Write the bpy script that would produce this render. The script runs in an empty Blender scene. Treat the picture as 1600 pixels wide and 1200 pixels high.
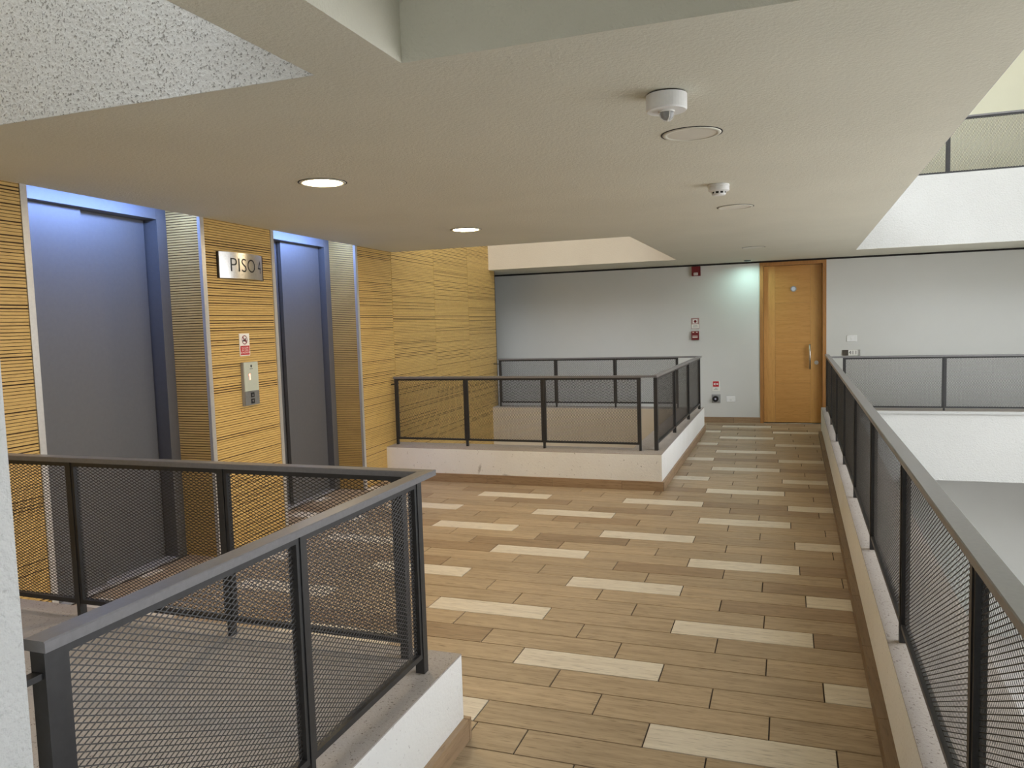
import bpy, math, random
from mathutils import Matrix, Vector

random.seed(4)
S = bpy.context.scene
COL = S.collection

# ------------------------------------------------------------------ camera
YAW, PITCH, ROLL, FPX, HC = -0.3432, -0.0789, -0.0301, 1207.77, 1.6722
cy, sy = math.cos(YAW), math.sin(YAW)
cp, sp = math.cos(PITCH), math.sin(PITCH)
cr, sr = math.cos(ROLL), math.sin(ROLL)
FW = Vector((sy*cp, cy*cp, sp)); RT = Vector((cy, -sy, 0)); UP = RT.cross(FW)
R2 = cr*RT + sr*UP; U2 = -sr*RT + cr*UP
cam_d = bpy.data.cameras.new('camera'); cam = bpy.data.objects.new('camera', cam_d); COL.objects.link(cam)
M3 = Matrix((R2, U2, -FW)).transposed()
cam.matrix_world = Matrix.Translation((0, 0, HC)) @ M3.to_4x4()
cam_d.sensor_fit = 'HORIZONTAL'; cam_d.sensor_width = 36.0; cam_d.lens = FPX/1600*36
cam_d.clip_start = 0.02; cam_d.clip_end = 200
S.camera = cam

# ------------------------------------------------------------------ light
W = bpy.data.worlds.new('overcast_sky'); S.world = W; W.use_nodes = True
bg = W.node_tree.nodes['Background']; bg.inputs[0].default_value = (0.93, 0.98, 1.05, 1); bg.inputs[1].default_value = 1.75
S.view_settings.view_transform = 'Standard'; S.view_settings.look = 'None'
S.view_settings.gamma = 1; S.view_settings.use_curve_mapping = False
S.view_settings.exposure = 1.74
LAMP_WARM, LAMP_COOL, LED_BLUE = 56.0, 85.0, 25.0

# ------------------------------------------------------------------ plan
H = 2.50                      # ceiling
F2F = 3.05                    # floor to floor
ZC = 0.357                    # curb height
SLAB = 0.55
EX0, ES = -4.006, -0.0582     # elevator wall plane
def E(y, o=0.0): return EX0 + ES*(y-5) + o
XV1, YV1, YV1B, XO1, YO1, YO1B = -1.148, 7.456, 11.554, -1.486, 7.80, 11.312
XV0, YV0, XO0, YO0, YP = -1.2325, 2.7485, -1.456, 2.249, 0.95
XH, YH = -1.146, 2.262
def XR(y): return 0.7513 + 0.0171*(y-5)     # ceiling edge above the atrium
def XW(y): return 0.390 + 0.0087*(y-5)      # inner face of the right curb
def XB(y): return 0.3477 + 0.0087*(y-5)     # front of its baseboard
Y3, Y4 = 12.54, 11.28
N1A, N1B, N2A, N2B = 3.131, 4.581, 5.461, 6.935
ND = 0.30                                   # depth of the elevator niches
ZTOP = 6.6

# ------------------------------------------------------------------ helpers
class MB:
    """collects simple solids for ONE mesh object"""
    def __init__(s): s.v = []; s.f = []
    def add(s, v, f):
        n = len(s.v); s.v += [tuple(p) for p in v]; s.f += [tuple(i+n for i in q) for q in f]; return s
    def box(s, x0, x1, y0, y1, z0, z1):
        return s.prism([(x0, y0), (x1, y0), (x1, y1), (x0, y1)], z0, z1)
    def prism(s, pts, z0, z1):
        a = sum(pts[i][0]*pts[(i+1) % len(pts)][1]-pts[(i+1) % len(pts)][0]*pts[i][1] for i in range(len(pts)))
        if a < 0: pts = pts[::-1]
        n = len(pts)
        v = [(x, y, z0) for x, y in pts] + [(x, y, z1) for x, y in pts]
        f = [tuple(range(n-1, -1, -1)), tuple(range(n, 2*n))] + [(i, (i+1) % n, n+(i+1) % n, n+i) for i in range(n)]
        return s.add(v, f)
    def ebox(s, y0, y1, o0, o1, z0, z1):     # box following the elevator wall
        return s.prism([(E(y0, o0), y0), (E(y1, o0), y1), (E(y1, o1), y1), (E(y0, o1), y0)], z0, z1)
    def sweep(s, y0, y1, sec):               # a cross-section of (offset, z) points swept along the elevator wall
        n = len(sec); v = [(E(y, o), y, z) for y in (y0, y1) for o, z in sec]
        return s.add(v, [tuple(range(n-1, -1, -1)), tuple(range(n, 2*n))]+[(i, (i+1) % n, n+(i+1) % n, n+i) for i in range(n)])
    def bbox(s, x0, x1, y0, y1, z0, z1, b):  # chamfered box
        x = (x0, x1); y = (y0, y1); z = (z0, z1)
        v = []; idx = {}
        for i in (0, 1):
            for j in (0, 1):
                for k in (0, 1):
                    sx, sy_, sz = (1-2*i)*b, (1-2*j)*b, (1-2*k)*b
                    for a, d in enumerate(((0, sy_, sz), (sx, 0, sz), (sx, sy_, 0))):
                        idx[i, j, k, a] = len(v); v.append((x[i]+d[0], y[j]+d[1], z[k]+d[2]))
        f = []
        for i in (0, 1):
            q = [idx[i, 0, 0, 0], idx[i, 0, 1, 0], idx[i, 1, 1, 0], idx[i, 1, 0, 0]]; f.append(q if i == 0 else q[::-1])
            q = [idx[0, i, 0, 1], idx[1, i, 0, 1], idx[1, i, 1, 1], idx[0, i, 1, 1]]; f.append(q if i == 0 else q[::-1])
            q = [idx[0, 0, i, 2], idx[0, 1, i, 2], idx[1, 1, i, 2], idx[1, 0, i, 2]]; f.append(q if i == 0 else q[::-1])
        for j in (0, 1):
            for k in (0, 1):
                f.append([idx[0, j, k, 1], idx[0, j, k, 2], idx[1, j, k, 2], idx[1, j, k, 1]])
                f.append([idx[j, 0, k, 0], idx[j, 0, k, 2], idx[j, 1, k, 2], idx[j, 1, k, 0]])
                f.append([idx[j, k, 0, 0], idx[j, k, 0, 1], idx[j, k, 1, 1], idx[j, k, 1, 0]])
        for i in (0, 1):
            for j in (0, 1):
                for k in (0, 1): f.append([idx[i, j, k, 0], idx[i, j, k, 1], idx[i, j, k, 2]])
        return s.add(v, f)
    def lathe(s, prof, cx=0, cy_=0, n=40):   # profile (r, z), around the z axis
        v = []; f = []; m = len(prof)
        for r, z in prof:
            for k in range(n):
                a = 2*math.pi*k/n; v.append((cx+r*math.cos(a), cy_+r*math.sin(a), z))
        for i in range(m-1):
            for k in range(n):
                f.append((i*n+k, i*n+(k+1) % n, (i+1)*n+(k+1) % n, (i+1)*n+k))
        if prof[0][0] > 1e-6: f.append(tuple(range(n-1, -1, -1)))
        if prof[-1][0] > 1e-6: f.append(tuple(range((m-1)*n, m*n)))
        return s.add(v, f)
    def disc_y(s, x, y, z, r, t, n=28, r0=0.0):  # round plate or ring facing -Y, thickness t towards -Y
        if r0 > 0: prof = [(r0, y), (r0, y-t), (r, y-t), (r, y)]
        else: prof = [(0.0, y-t), (r, y-t), (r, y)]
        v = []; f = []; m = len(prof)
        for q, yy in prof:
            for k in range(n):
                a = 2*math.pi*k/n; v.append((x+q*math.cos(a), yy, z+q*math.sin(a)))
        for i in range(m-1):
            for k in range(n): f.append((i*n+k, i*n+(k+1) % n, (i+1)*n+(k+1) % n, (i+1)*n+k))
        return s.add(v, f)
    def tube(s, pts, r, n=8):
        rings = []
        for i, p in enumerate(pts):
            p = Vector(p); d = Vector(pts[min(i+1, len(pts)-1)])-Vector(pts[max(i-1, 0)]); d.normalize()
            a = d.orthogonal().normalized() if i == 0 else (rings_a - d*rings_a.dot(d)).normalized()
            rings_a = a; b = d.cross(a)
            rings.append([tuple(p+r*(math.cos(2*math.pi*k/n)*a+math.sin(2*math.pi*k/n)*b)) for k in range(n)])
        v = [q for g in rings for q in g]; f = []
        for i in range(len(pts)-1):
            for k in range(n): f.append((i*n+k, i*n+(k+1) % n, (i+1)*n+(k+1) % n, (i+1)*n+k))
        f.append(tuple(range(n-1, -1, -1))); f.append(tuple(range((len(pts)-1)*n, len(pts)*n)))
        return s.add(v, f)

def wloc(o):
    p = Vector((0, 0, 0))
    while o: p += o.location; o = o.parent
    return p
def obj(name, mb, mat, parent=None, smooth=False):
    """ONE mesh object from world coordinates; its origin sits at the base of the shape"""
    xs = [p[0] for p in mb.v]; ys = [p[1] for p in mb.v]; zs = [p[2] for p in mb.v]
    o0 = Vector(((min(xs)+max(xs))/2, (min(ys)+max(ys))/2, min(zs)))
    me = bpy.data.meshes.new(name)
    me.from_pydata([(p[0]-o0.x, p[1]-o0.y, p[2]-o0.z) for p in mb.v], [], mb.f)
    me.materials.append(mat); me.update()
    if smooth:
        me.polygons.foreach_set('use_smooth', [True]*len(me.polygons))
    o = bpy.data.objects.new(name, me); COL.objects.link(o)
    if parent: o.parent = parent; o.location = o0 - wloc(parent)
    else: o.location = o0
    return o
def tag(o, label=None, cat=None, group=None, kind=None):
    if label: o['label'] = label
    if cat: o['category'] = cat
    if group: o['group'] = group
    if kind: o['kind'] = kind
    return o
def thing(name, loc, label, cat, group=None):
    o = bpy.data.objects.new(name, None); COL.objects.link(o); o.location = loc; o.empty_display_size = 0.1
    return tag(o, label, cat, group)
def struct(name, mb, mat, label=None, parent=None):
    o = obj(name, mb, mat, parent)
    if parent is None: o['kind'] = 'structure'
    if label: o['label'] = label
    return o
def copy_tree(o, parent=None):
    c = o.copy(); COL.objects.link(c); c.parent = parent
    for ch in list(o.children): copy_tree(ch, c)
    return c
def text_mb(txt, size, fn, offset=0.0, align='CENTER'):
    """lettering as a flat mesh; fn maps the (u, v) of the text plane into the world"""
    cu = bpy.data.curves.new('lettering', 'FONT'); cu.body = txt; cu.size = size; cu.offset = offset
    cu.align_x = align; cu.align_y = 'CENTER'; cu.resolution_u = 4
    o = bpy.data.objects.new('lettering', cu); COL.objects.link(o)
    dg = bpy.context.evaluated_depsgraph_get(); me = o.evaluated_get(dg).to_mesh()
    mb = MB(); mb.add([fn(v.co.x, v.co.y) for v in me.vertices], [tuple(p.vertices) for p in me.polygons])
    o.evaluated_get(dg).to_mesh_clear(); bpy.data.objects.remove(o); bpy.data.curves.remove(cu)
    return mb

# ------------------------------------------------------------------ materials
def mat(name, col, rough=0.6, metal=0.0, spec=0.5):
    m = bpy.data.materials.new(name); m.use_nodes = True
    b = m.node_tree.nodes['Principled BSDF']
    b.inputs['Base Color'].default_value = (*col, 1); b.inputs['Roughness'].default_value = rough
    b.inputs['Metallic'].default_value = metal; b.inputs['Specular IOR Level'].default_value = spec
    return m
def N(m, t, **kw):
    n = m.node_tree.nodes.new(t)
    for k, v in kw.items(): setattr(n, k, v)
    return n
def L(m, a, b): m.node_tree.links.new(a, b)
def mix(m, fac, c0, c1, a=None, b=None, blend='MIX'):
    n = N(m, 'ShaderNodeMix', data_type='RGBA', blend_type=blend)
    if isinstance(fac, (int, float)): n.inputs[0].default_value = fac
    else: L(m, fac, n.inputs[0])
    if a is None: n.inputs[6].default_value = (*c0, 1)
    else: L(m, a, n.inputs[6])
    if b is None: n.inputs[7].default_value = (*c1, 1)
    else: L(m, b, n.inputs[7])
    return n.outputs[2]
def ramp(m, src, p0, p1):
    n = N(m, 'ShaderNodeMapRange'); L(m, src, n.inputs[0])
    n.inputs[1].default_value = p0; n.inputs[2].default_value = p1
    return n.outputs[0]
def noise(m, vec, scale, detail=3, rough=0.5):
    n = N(m, 'ShaderNodeTexNoise'); L(m, vec, n.inputs['Vector'])
    n.inputs['Scale'].default_value = scale; n.inputs['Detail'].default_value = detail; n.inputs['Roughness'].default_value = rough
    return n.outputs['Fac']
def stucco(name, c0, c1, grain=70, bump=0.35, dist=0.004, speck=None, rough=0.85):
    """painted, rough rendered plaster: fine relief, faint blotches, optional dark pits"""
    m = mat(name, c0, rough, spec=0.25); b = m.node_tree.nodes['Principled BSDF']
    pos = N(m, 'ShaderNodeNewGeometry').outputs['Position']
    big = ramp(m, noise(m, pos, 1.3, 4, 0.6), 0.35, 0.7)
    c = mix(m, big, c0, c1)
    fine = noise(m, pos, grain, 3, 0.6)
    if speck:
        pit = ramp(m, noise(m, pos, grain*speck[1], 2, 0.6), speck[2], speck[2]+0.07)
        c = mix(m, pit, None, speck[0], a=c)
    L(m, c, b.inputs['Base Color'])
    bp = N(m, 'ShaderNodeBump'); bp.inputs['Strength'].default_value = bump; bp.inputs['Distance'].default_value = dist
    L(m, fine, bp.inputs['Height']); L(m, bp.outputs[0], b.inputs['Normal'])
    return m
def wood(name, c0, c1, c2, axis=0, scale=1.0, rough=0.45, tone=0.25, spec=0.4):
    """grained board; every object gets its own tone and its own stretch of grain"""
    m = mat(name, c0, rough, spec=spec); b = m.node_tree.nodes['Principled BSDF']
    tc = N(m, 'ShaderNodeTexCoord').outputs['Object']; oi = N(m, 'ShaderNodeObjectInfo').outputs['Random']
    mp = N(m, 'ShaderNodeMapping'); L(m, tc, mp.inputs[0])
    sc = [14.0*scale]*3; sc[axis] = 1.1*scale; mp.inputs['Scale'].default_value = sc
    off = N(m, 'ShaderNodeCombineXYZ')
    ml = N(m, 'ShaderNodeMath', operation='MULTIPLY'); L(m, oi, ml.inputs[0]); ml.inputs[1].default_value = 173.0
    for i in range(3): L(m, ml.outputs[0], off.inputs[i])
    L(m, off.outputs[0], mp.inputs['Location'])
    g = noise(m, mp.outputs[0], 1.6, 6, 0.62)
    fine = noise(m, mp.outputs[0], 7.0, 3, 0.5)
    c = mix(m, ramp(m, g, 0.36, 0.66), c0, c1)
    c = mix(m, ramp(m, fine, 0.56, 0.74), None, c2, a=c)
    hs = N(m, 'ShaderNodeHueSaturation'); L(m, c, hs.inputs['Color'])
    ml2 = N(m, 'ShaderNodeMath', operation='MULTIPLY_ADD'); L(m, oi, ml2.inputs[0]); ml2.inputs[1].default_value = tone; ml2.inputs[2].default_value = 1-tone/2
    L(m, ml2.outputs[0], hs.inputs['Value']); L(m, hs.outputs[0], b.inputs['Base Color'])
    bp = N(m, 'ShaderNodeBump'); bp.inputs['Strength'].default_value = 0.12; bp.inputs['Distance'].default_value = 0.001
    L(m, fine, bp.inputs['Height']); L(m, bp.outputs[0], b.inputs['Normal'])
    return m
def paint(name, col, col2, rough=0.4, metal=0.0, sc=60, spec=0.5):
    m = mat(name, col, rough, metal, spec); b = m.node_tree.nodes['Principled BSDF']
    pos = N(m, 'ShaderNodeNewGeometry').outputs['Position']
    L(m, mix(m, ramp(m, noise(m, pos, sc, 4, 0.6), 0.35, 0.7), col, col2), b.inputs['Base Color'])
    return m
def glow(name, col, strength):
    m = bpy.data.materials.new(name); m.use_nodes = True
    b = m.node_tree.nodes['Principled BSDF']; b.inputs['Base Color'].default_value = (*col, 1)
    b.inputs['Emission Color'].default_value = (*col, 1); b.inputs['Emission Strength'].default_value = strength
    return m

M_CEIL = stucco('ceiling_plaster', (0.675, 0.66, 0.555), (0.64, 0.627, 0.527), 75, 0.55, 0.006)
M_FACE = stucco('white_render', (0.54, 0.537, 0.512), (0.515, 0.512, 0.488), 60, 0.9, 0.007, speck=((0.44, 0.435, 0.41), 1.4, 0.63))
M_PIT = stucco('pitted_white_render', (0.68, 0.68, 0.65), (0.64, 0.64, 0.61), 60, 0.8, 0.007, speck=((0.27, 0.265, 0.24), 2.0, 0.575))
M_CURB = stucco('curb_render', (0.83, 0.82, 0.78), (0.77, 0.75, 0.70), 60, 0.45, 0.005, speck=((0.45, 0.42, 0.38), 0.9, 0.68))
def scuff(m, x, z, sx_, sz_, slant, col):
    """a small dark scuff mark on a wall that faces the y axis"""
    b = m.node_tree.nodes['Principled BSDF']; src = b.inputs['Base Color'].links[0].from_socket
    sep = N(m, 'ShaderNodeSeparateXYZ'); pos = N(m, 'ShaderNodeNewGeometry').outputs['Position']; L(m, pos, sep.inputs[0])
    def mt(op, a, bb):
        n = N(m, 'ShaderNodeMath', operation=op)
        for i, q in enumerate((a, bb)):
            if isinstance(q, (int, float)): n.inputs[i].default_value = q
            else: L(m, q, n.inputs[i])
        return n.outputs[0]
    dz = mt('SUBTRACT', sep.outputs[2], z); dx = mt('SUBTRACT', mt('SUBTRACT', sep.outputs[0], x), mt('MULTIPLY', dz, slant))
    e = mt('ADD', mt('POWER', mt('ABSOLUTE', mt('DIVIDE', dx, sx_), 0.0), 2.0), mt('POWER', mt('ABSOLUTE', mt('DIVIDE', dz, sz_), 0.0), 2.0))
    e = mt('ADD', e, mt('MULTIPLY', noise(m, pos, 60, 3), 1.2))
    mr = N(m, 'ShaderNodeMapRange'); L(m, e, mr.inputs[0])
    mr.inputs[1].default_value = 0.5; mr.inputs[2].default_value = 1.5; mr.inputs[3].default_value = 0.75; mr.inputs[4].default_value = 0.0
    L(m, mix(m, mr.outputs[0], None, col, a=src), b.inputs['Base Color'])
scuff(M_CURB, -3.055, 0.150, 0.020, 0.065, 0.25, (0.30, 0.27, 0.22))
scuff(M_CURB, -2.755, 0.080, 0.065, 0.030, -0.6, (0.30, 0.27, 0.22))
M_BEIGE = stucco('beige_render', (0.60, 0.515, 0.385), (0.57, 0.485, 0.36), 70, 0.5, 0.006)
M_CAP = stucco('curb_top_concrete', (0.43, 0.385, 0.345), (0.36, 0.32, 0.28), 90, 0.5, 0.004, speck=((0.16, 0.13, 0.11), 1.2, 0.62))
M_WALL = stucco('smooth_wall_paint', (0.64, 0.64, 0.605), (0.62, 0.62, 0.585), 30, 0.08, 0.002)
M_UPPER = stucco('upper_wall_paint', (0.80, 0.78, 0.62), (0.78, 0.76, 0.60), 30, 0.08, 0.002)
M_LOWER = stucco('lower_floor_screed', (0.66, 0.62, 0.58), (0.60, 0.56, 0.52), 20, 0.1, 0.002)
M_DARK = mat('dark_gap', (0.02, 0.018, 0.016), 0.9)
M_GROUT = mat('dark_grout', (0.055, 0.04, 0.03), 0.9)
M_TILE = wood('tan_plank_tile', (0.47, 0.355, 0.225), (0.345, 0.255, 0.158), (0.20, 0.14, 0.08), 0, 1.6, 0.42, 0.16)
M_TILE_B = wood('brown_plank_tile', (0.37, 0.26, 0.158), (0.26, 0.18, 0.105), (0.15, 0.10, 0.055), 0, 1.6, 0.42, 0.18)
M_TILE_W = wood('pale_plank_tile', (0.74, 0.665, 0.535), (0.62, 0.545, 0.43), (0.38, 0.32, 0.24), 0, 1.6, 0.42, 0.08)
M_SKIRT_X = wood('skirting_tile', (0.36, 0.245, 0.145), (0.28, 0.185, 0.105), (0.19, 0.12, 0.065), 0, 1.6, 0.45, 0.15)
M_SKIRT_Y = wood('skirting_tile_lengthwise', (0.36, 0.245, 0.145), (0.28, 0.185, 0.105), (0.19, 0.12, 0.065), 1, 1.6, 0.45, 0.15)
M_SKIRT_SHADE = wood('shaded_skirting_tile', (0.22, 0.15, 0.085), (0.17, 0.112, 0.062), (0.12, 0.075, 0.04), 1, 1.6, 0.5, 0.15)  # skirting tile darkened: shade along the right curb painted into its colour
M_SLAT = wood('oak_slat', (0.62, 0.41, 0.135), (0.54, 0.35, 0.11), (0.42, 0.26, 0.08), 1, 2.2, 0.5, 0.06)
M_SLATX = wood('oak_slat_reveal', (0.62, 0.41, 0.135), (0.54, 0.35, 0.11), (0.42, 0.26, 0.08), 0, 2.2, 0.5, 0.06)
M_SLIT = mat('slat_backing', (0.050, 0.025, 0.008), 0.9)
M_ALU = paint('aluminium_trim', (0.62, 0.60, 0.56), (0.56, 0.54, 0.51), 0.35, 0.6)
M_ELEV = paint('elevator_grey_metal', (0.118, 0.115, 0.110), (0.110, 0.107, 0.103), 0.5, 0.2, 40)
M_FRAME = paint('elevator_frame_metal', (0.118, 0.116, 0.114), (0.11, 0.108, 0.106), 0.5, 0.2, 40)
M_RAIL = paint('charcoal_rail_paint', (0.030, 0.029, 0.029), (0.022, 0.021, 0.021), 0.42, 0.0, 50)
M_TOP = paint('handrail_paint', (0.175, 0.168, 0.170), (0.15, 0.144, 0.146), 0.30, 0.0, 70, spec=0.7)
M_MESH = paint('expanded_metal', (0.020, 0.016, 0.013), (0.015, 0.012, 0.010), 0.5)
M_DOORH = wood('oak_veneer_across', (0.56, 0.29, 0.085), (0.49, 0.245, 0.066), (0.40, 0.19, 0.046), 0, 1.3, 0.4, 0.07)
M_DOORV = wood('oak_veneer_upright', (0.60, 0.325, 0.10), (0.53, 0.28, 0.08), (0.44, 0.22, 0.06), 2, 1.3, 0.4, 0.05)
M_DFRAME = wood('oak_door_frame', (0.42, 0.20, 0.058), (0.35, 0.16, 0.045), (0.28, 0.12, 0.03), 2, 1.3, 0.45, 0.05)
M_STEEL = paint('brushed_steel', (0.60, 0.57, 0.53), (0.52, 0.50, 0.46), 0.28, 1.0, 90)
M_WHITEP = paint('white_plastic', (0.80, 0.80, 0.78), (0.77, 0.77, 0.75), 0.4)
M_GREYP = paint('grey_plastic', (0.34, 0.34, 0.33), (0.30, 0.30, 0.29), 0.35)
M_LENS = paint('frosted_lens', (0.70, 0.67, 0.58), (0.68, 0.65, 0.565), 0.4)
M_RIM = paint('downlight_rim', (0.66, 0.645, 0.55), (0.63, 0.615, 0.525), 0.45)
M_RED = paint('alarm_red', (0.17, 0.008, 0.012), (0.14, 0.006, 0.01), 0.35)
M_SIGNRED = paint('sign_red', (0.50, 0.012, 0.018), (0.46, 0.01, 0.015), 0.4)
M_SIGNW = paint('sign_white', (0.82, 0.80, 0.74), (0.80, 0.78, 0.72), 0.4)
M_SIGNP = paint('sign_pink_edge', (0.40, 0.25, 0.23), (0.36, 0.22, 0.20), 0.4)
M_BLACK = paint('black_plastic', (0.012, 0.012, 0.013), (0.009, 0.009, 0.01), 0.4)
M_INK = mat('black_lettering', (0.008, 0.008, 0.008), 0.5)
M_GLASSP = paint('pale_green_glass', (0.50, 0.53, 0.44), (0.48, 0.51, 0.43), 0.15)
M_PANELG = paint('call_panel_grey', (0.25, 0.25, 0.24), (0.22, 0.22, 0.21), 0.35, 0.4)
M_BROWNP = paint('brown_plate', (0.075, 0.06, 0.045), (0.06, 0.05, 0.035), 0.4)
M_WARM = glow('warm_lamp_glow', (1.0, 0.78, 0.47), LAMP_WARM)
M_COOL = glow('cool_lamp_glow', (0.62, 1.0, 0.93), LAMP_COOL)
M_LED = glow('blue_led_glow', (0.26, 0.42, 1.0), LED_BLUE)
M_DIGIT = glow('red_digit_glow', (1.0, 0.16, 0.10), 2.5)

# ------------------------------------------------------------------ room shell
def slab(mb, z0, z1, recess):
    q = lambda pts: mb.prism(pts, z0, z1)
    if recess:
        q([(XO0, -3), (XH, -3), (XH, YO0), (XO0, YO0)])
        q([(0.45, -3), (XR(-3), -3), (XR(YH), YH), (0.45, YH)])
        q([(XO0, YO0), (XH, YO0), (XH, YH), (XO0, YH)])
    else:
        q([(XO0, -3), (XR(-3), -3), (XR(YO0), YO0), (XO0, YO0)])
    ya = YH if recess else YO0
    q([(E(YO0), YO0), (XO0, YO0), (XO0, ya), (XR(ya), ya), (XR(YO1), YO1), (E(YO1), YO1), (E(5), 5)] if False else
      [(E(ya), ya), (XR(ya), ya), (XR(YO1), YO1), (E(YO1), YO1)])
    if recess: q([(E(YO0), YO0), (XO0, YO0), (XO0, YH), (E(YH), YH)])
    q([(XO1, YO1), (XR(YO1), YO1), (XR(YO1B), YO1B), (XO1, YO1B)])
    q([(-8, 11.6), (E(11.6), 11.6), (E(YO1B), YO1B), (XR(YO1B), YO1B), (XR(Y4), Y4), (5, Y4), (5, Y3), (-8, Y3)] if False else
      [(E(YO1B), YO1B), (5, YO1B), (5, Y3), (E(Y3), Y3)])
    q([(XR(Y4), Y4), (5, Y4), (5, YO1B), (XR(YO1B), YO1B)])
    q([(-8, 11.6), (E(11.6), 11.6), (E(Y3), Y3), (-8, Y3)])
    return mb
fl = slab(MB(), -SLAB, -0.006, False)
for a, b in ((N1A, N1B), (N2A, N2B)): fl.ebox(a, b, -0.5, 0, -SLAB, -0.006)
floor = struct('floor', fl, M_GROUT, 'corridor floor slab laid with wood look plank tiles')
cl = slab(MB(), H, F2F, True)
cl.box(XH, 0.45, -3, YH, 2.98, F2F)
ceiling = struct('ceiling', cl, M_CEIL, 'textured beige plaster ceiling with openings')

def curb_plan():
    """the low plaster walls that edge the three openings"""
    return {
     'left': [[(XO0, YP), (XV0, YP), (XV0, YV0), (XO0, YV0)], [(E(YO0), YO0), (XO0, YO0), (XO0, YV0), (E(YV0), YV0)]],
     'middle': [[(E(YV1), YV1), (XV1, YV1), (XV1, YO1), (E(YO1), YO1)], [(XO1, YO1), (XV1, YO1), (XV1, YO1B), (XO1, YO1B)],
                [(E(YO1B), YO1B), (XV1, YO1B), (XV1, YV1B), (E(YV1B), YV1B)]],
     'right': [[(XW(-3), -3), (XR(-3), -3), (XR(Y4), Y4), (XW(Y4), Y4)], [(XW(Y4), Y4), (5, Y4), (5, Y4+.36), (XW(Y4+.36), Y4+.36)]]}
CAP = 0.006
curbs = {}
for side, lab in (('left', 'low white plaster wall around the nearest opening'), ('middle', 'low white plaster wall around the middle opening'),
                  ('right', 'low plaster wall along the atrium edge')):
    mb = MB(); top = MB()
    for pts in curb_plan()[side]:
        mb.prism(pts, -0.006, ZC-CAP); top.prism(pts, ZC-CAP, ZC)
    if side == 'left': top.prism([(E(YP), YP), (XO0, YP), (XO0, YO0), (E(YO0), YO0)], ZC-0.05, ZC)
    curbs[side] = struct('wall_low_'+side, mb, M_CURB, lab)
    obj('curb_top', top, M_CAP, curbs[side])
# edges of the slab below the curbs and the same curbs one floor up
up = MB()
for side in ('left', 'middle', 'right'):
    for pts in curb_plan()[side]: up.prism(pts, F2F, F2F+ZC-0.01)
face = MB(); bface = MB(); pface = MB()
t = 0.003
# white render on the slab edges that face the openings (upper and own floor)
for z0, z1 in ((H+0.001, F2F+ZC-0.01), (-SLAB, ZC-CAP-0.0005)):
    pface.prism([(E(YO0), YO0-t), (XO0, YO0-t), (XO0, YO0), (E(YO0), YO0)], z0, z1)
    bface.prism([(E(YO1B), YO1B-t), (XO1, YO1B-t), (XO1, YO1B), (E(YO1B), YO1B)], z0, z1)
    bface.prism([(XO1-t, YO1), (XO1, YO1), (XO1, YO1B-t), (XO1-t, YO1B-t)], z0, z1)
    bface.prism([(E(YO1), YO1), (XO1, YO1), (XO1, YO1+t), (E(YO1), YO1+t)], z0, z1)
    face.prism([(XR(Y4), Y4-t), (5, Y4-t), (5, Y4), (XR(Y4), Y4)], z0, z1)
    face.prism([(XO0-t, YP), (XO0, YP), (XO0, YO0-t), (XO0-t, YO0-t)], z0, z1)
    face.prism([(XR(-3), -3), (XR(-3)+t, -3), (XR(Y4)+t, Y4-t), (XR(Y4), Y4-t)], z0, z1)
struct('wall_upper_low', up, M_FACE, 'white plaster low walls of the floor above')
struct('trim_1', face, M_FACE, 'white rendered slab edges around the openings')
struct('trim_4', pface, M_PIT, 'pitted white slab edge above the nearest opening')
struct('trim_3', bface, M_BEIGE, 'beige rendered slab edges inside the middle opening')
far_cap = MB().box(XR(Y4), 5, Y4-0.03, Y4, ZC-0.03, ZC+0.002)
struct('trim_2', far_cap, paint('grey_cap_paint', (0.45, 0.45, 0.43), (0.42, 0.42, 0.40), 0.6), 'grey edging strip under the far railing')
# back wall with the dark shadow gap under the ceiling
DXL, DXR, DZT = -0.396, 0.554, 2.472
wb = MB()
wb.box(-8, DXL, Y3, Y3+0.2, -F2F, DZT).box(DXR, 5, Y3, Y3+0.2, -F2F, DZT).box(DXL, DXR, Y3, Y3+0.2, -F2F, -0.01)
wall_back = struct('wall_back', wb, M_WALL, 'smooth pale grey wall at the end of the corridor')
obj('shadow_gap', MB().box(-8, 5, Y3+0.012, Y3+0.2, DZT, H), M_DARK, wall_back)
struct('wall_back_upper', MB().box(-8, 5, Y3, Y3+0.2, H, ZTOP), M_UPPER, 'cream wall of the floor above')
# left wall: core behind the slatted panels, with the two elevator niches
wl = MB()
for a, b in ((YP, N1A), (N1B, N2A), (N2B, 11.6)): wl.ebox(a, b, -0.62, -0.02, -F2F, ZTOP)
for a, b in ((N1A, N1B), (N2A, N2B)):
    wl.ebox(a, b, -0.62, -0.5, -F2F, ZTOP); wl.ebox(a, b, -0.5, -0.02, 2.96, ZTOP); wl.ebox(a, b, -0.5, -0.02, -F2F, -SLAB)
wall_left = struct('wall_left', wl, M_SLIT, 'oak slatted wall with the elevators')
struct('wall_corridor', MB().box(-8, E(11.6, -0.62), 11.48, 11.6, -F2F, ZTOP), M_WALL, 'grey wall of the side corridor')
struct('wall_corridor_end', MB().box(-8.1, -8, 11.6, Y3, -F2F, ZTOP), M_WALL, 'end wall of the side corridor')
struct('wall_near_left', MB().box(-4.6, -1.2655, -3, YP, -F2F, ZTOP), M_FACE, 'rough white plaster wall end at the left edge')
struct('wall_front', MB().box(-1.2655, XR(-3), -3.2, -3, -F2F, ZTOP).box(XR(-3), 14, -1.0, -0.7, -F2F, ZTOP), M_FACE, 'white wall behind the viewer, with an added stretch blocking atrium light')  # second stretch is added to hold side light off the left wall end
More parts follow.
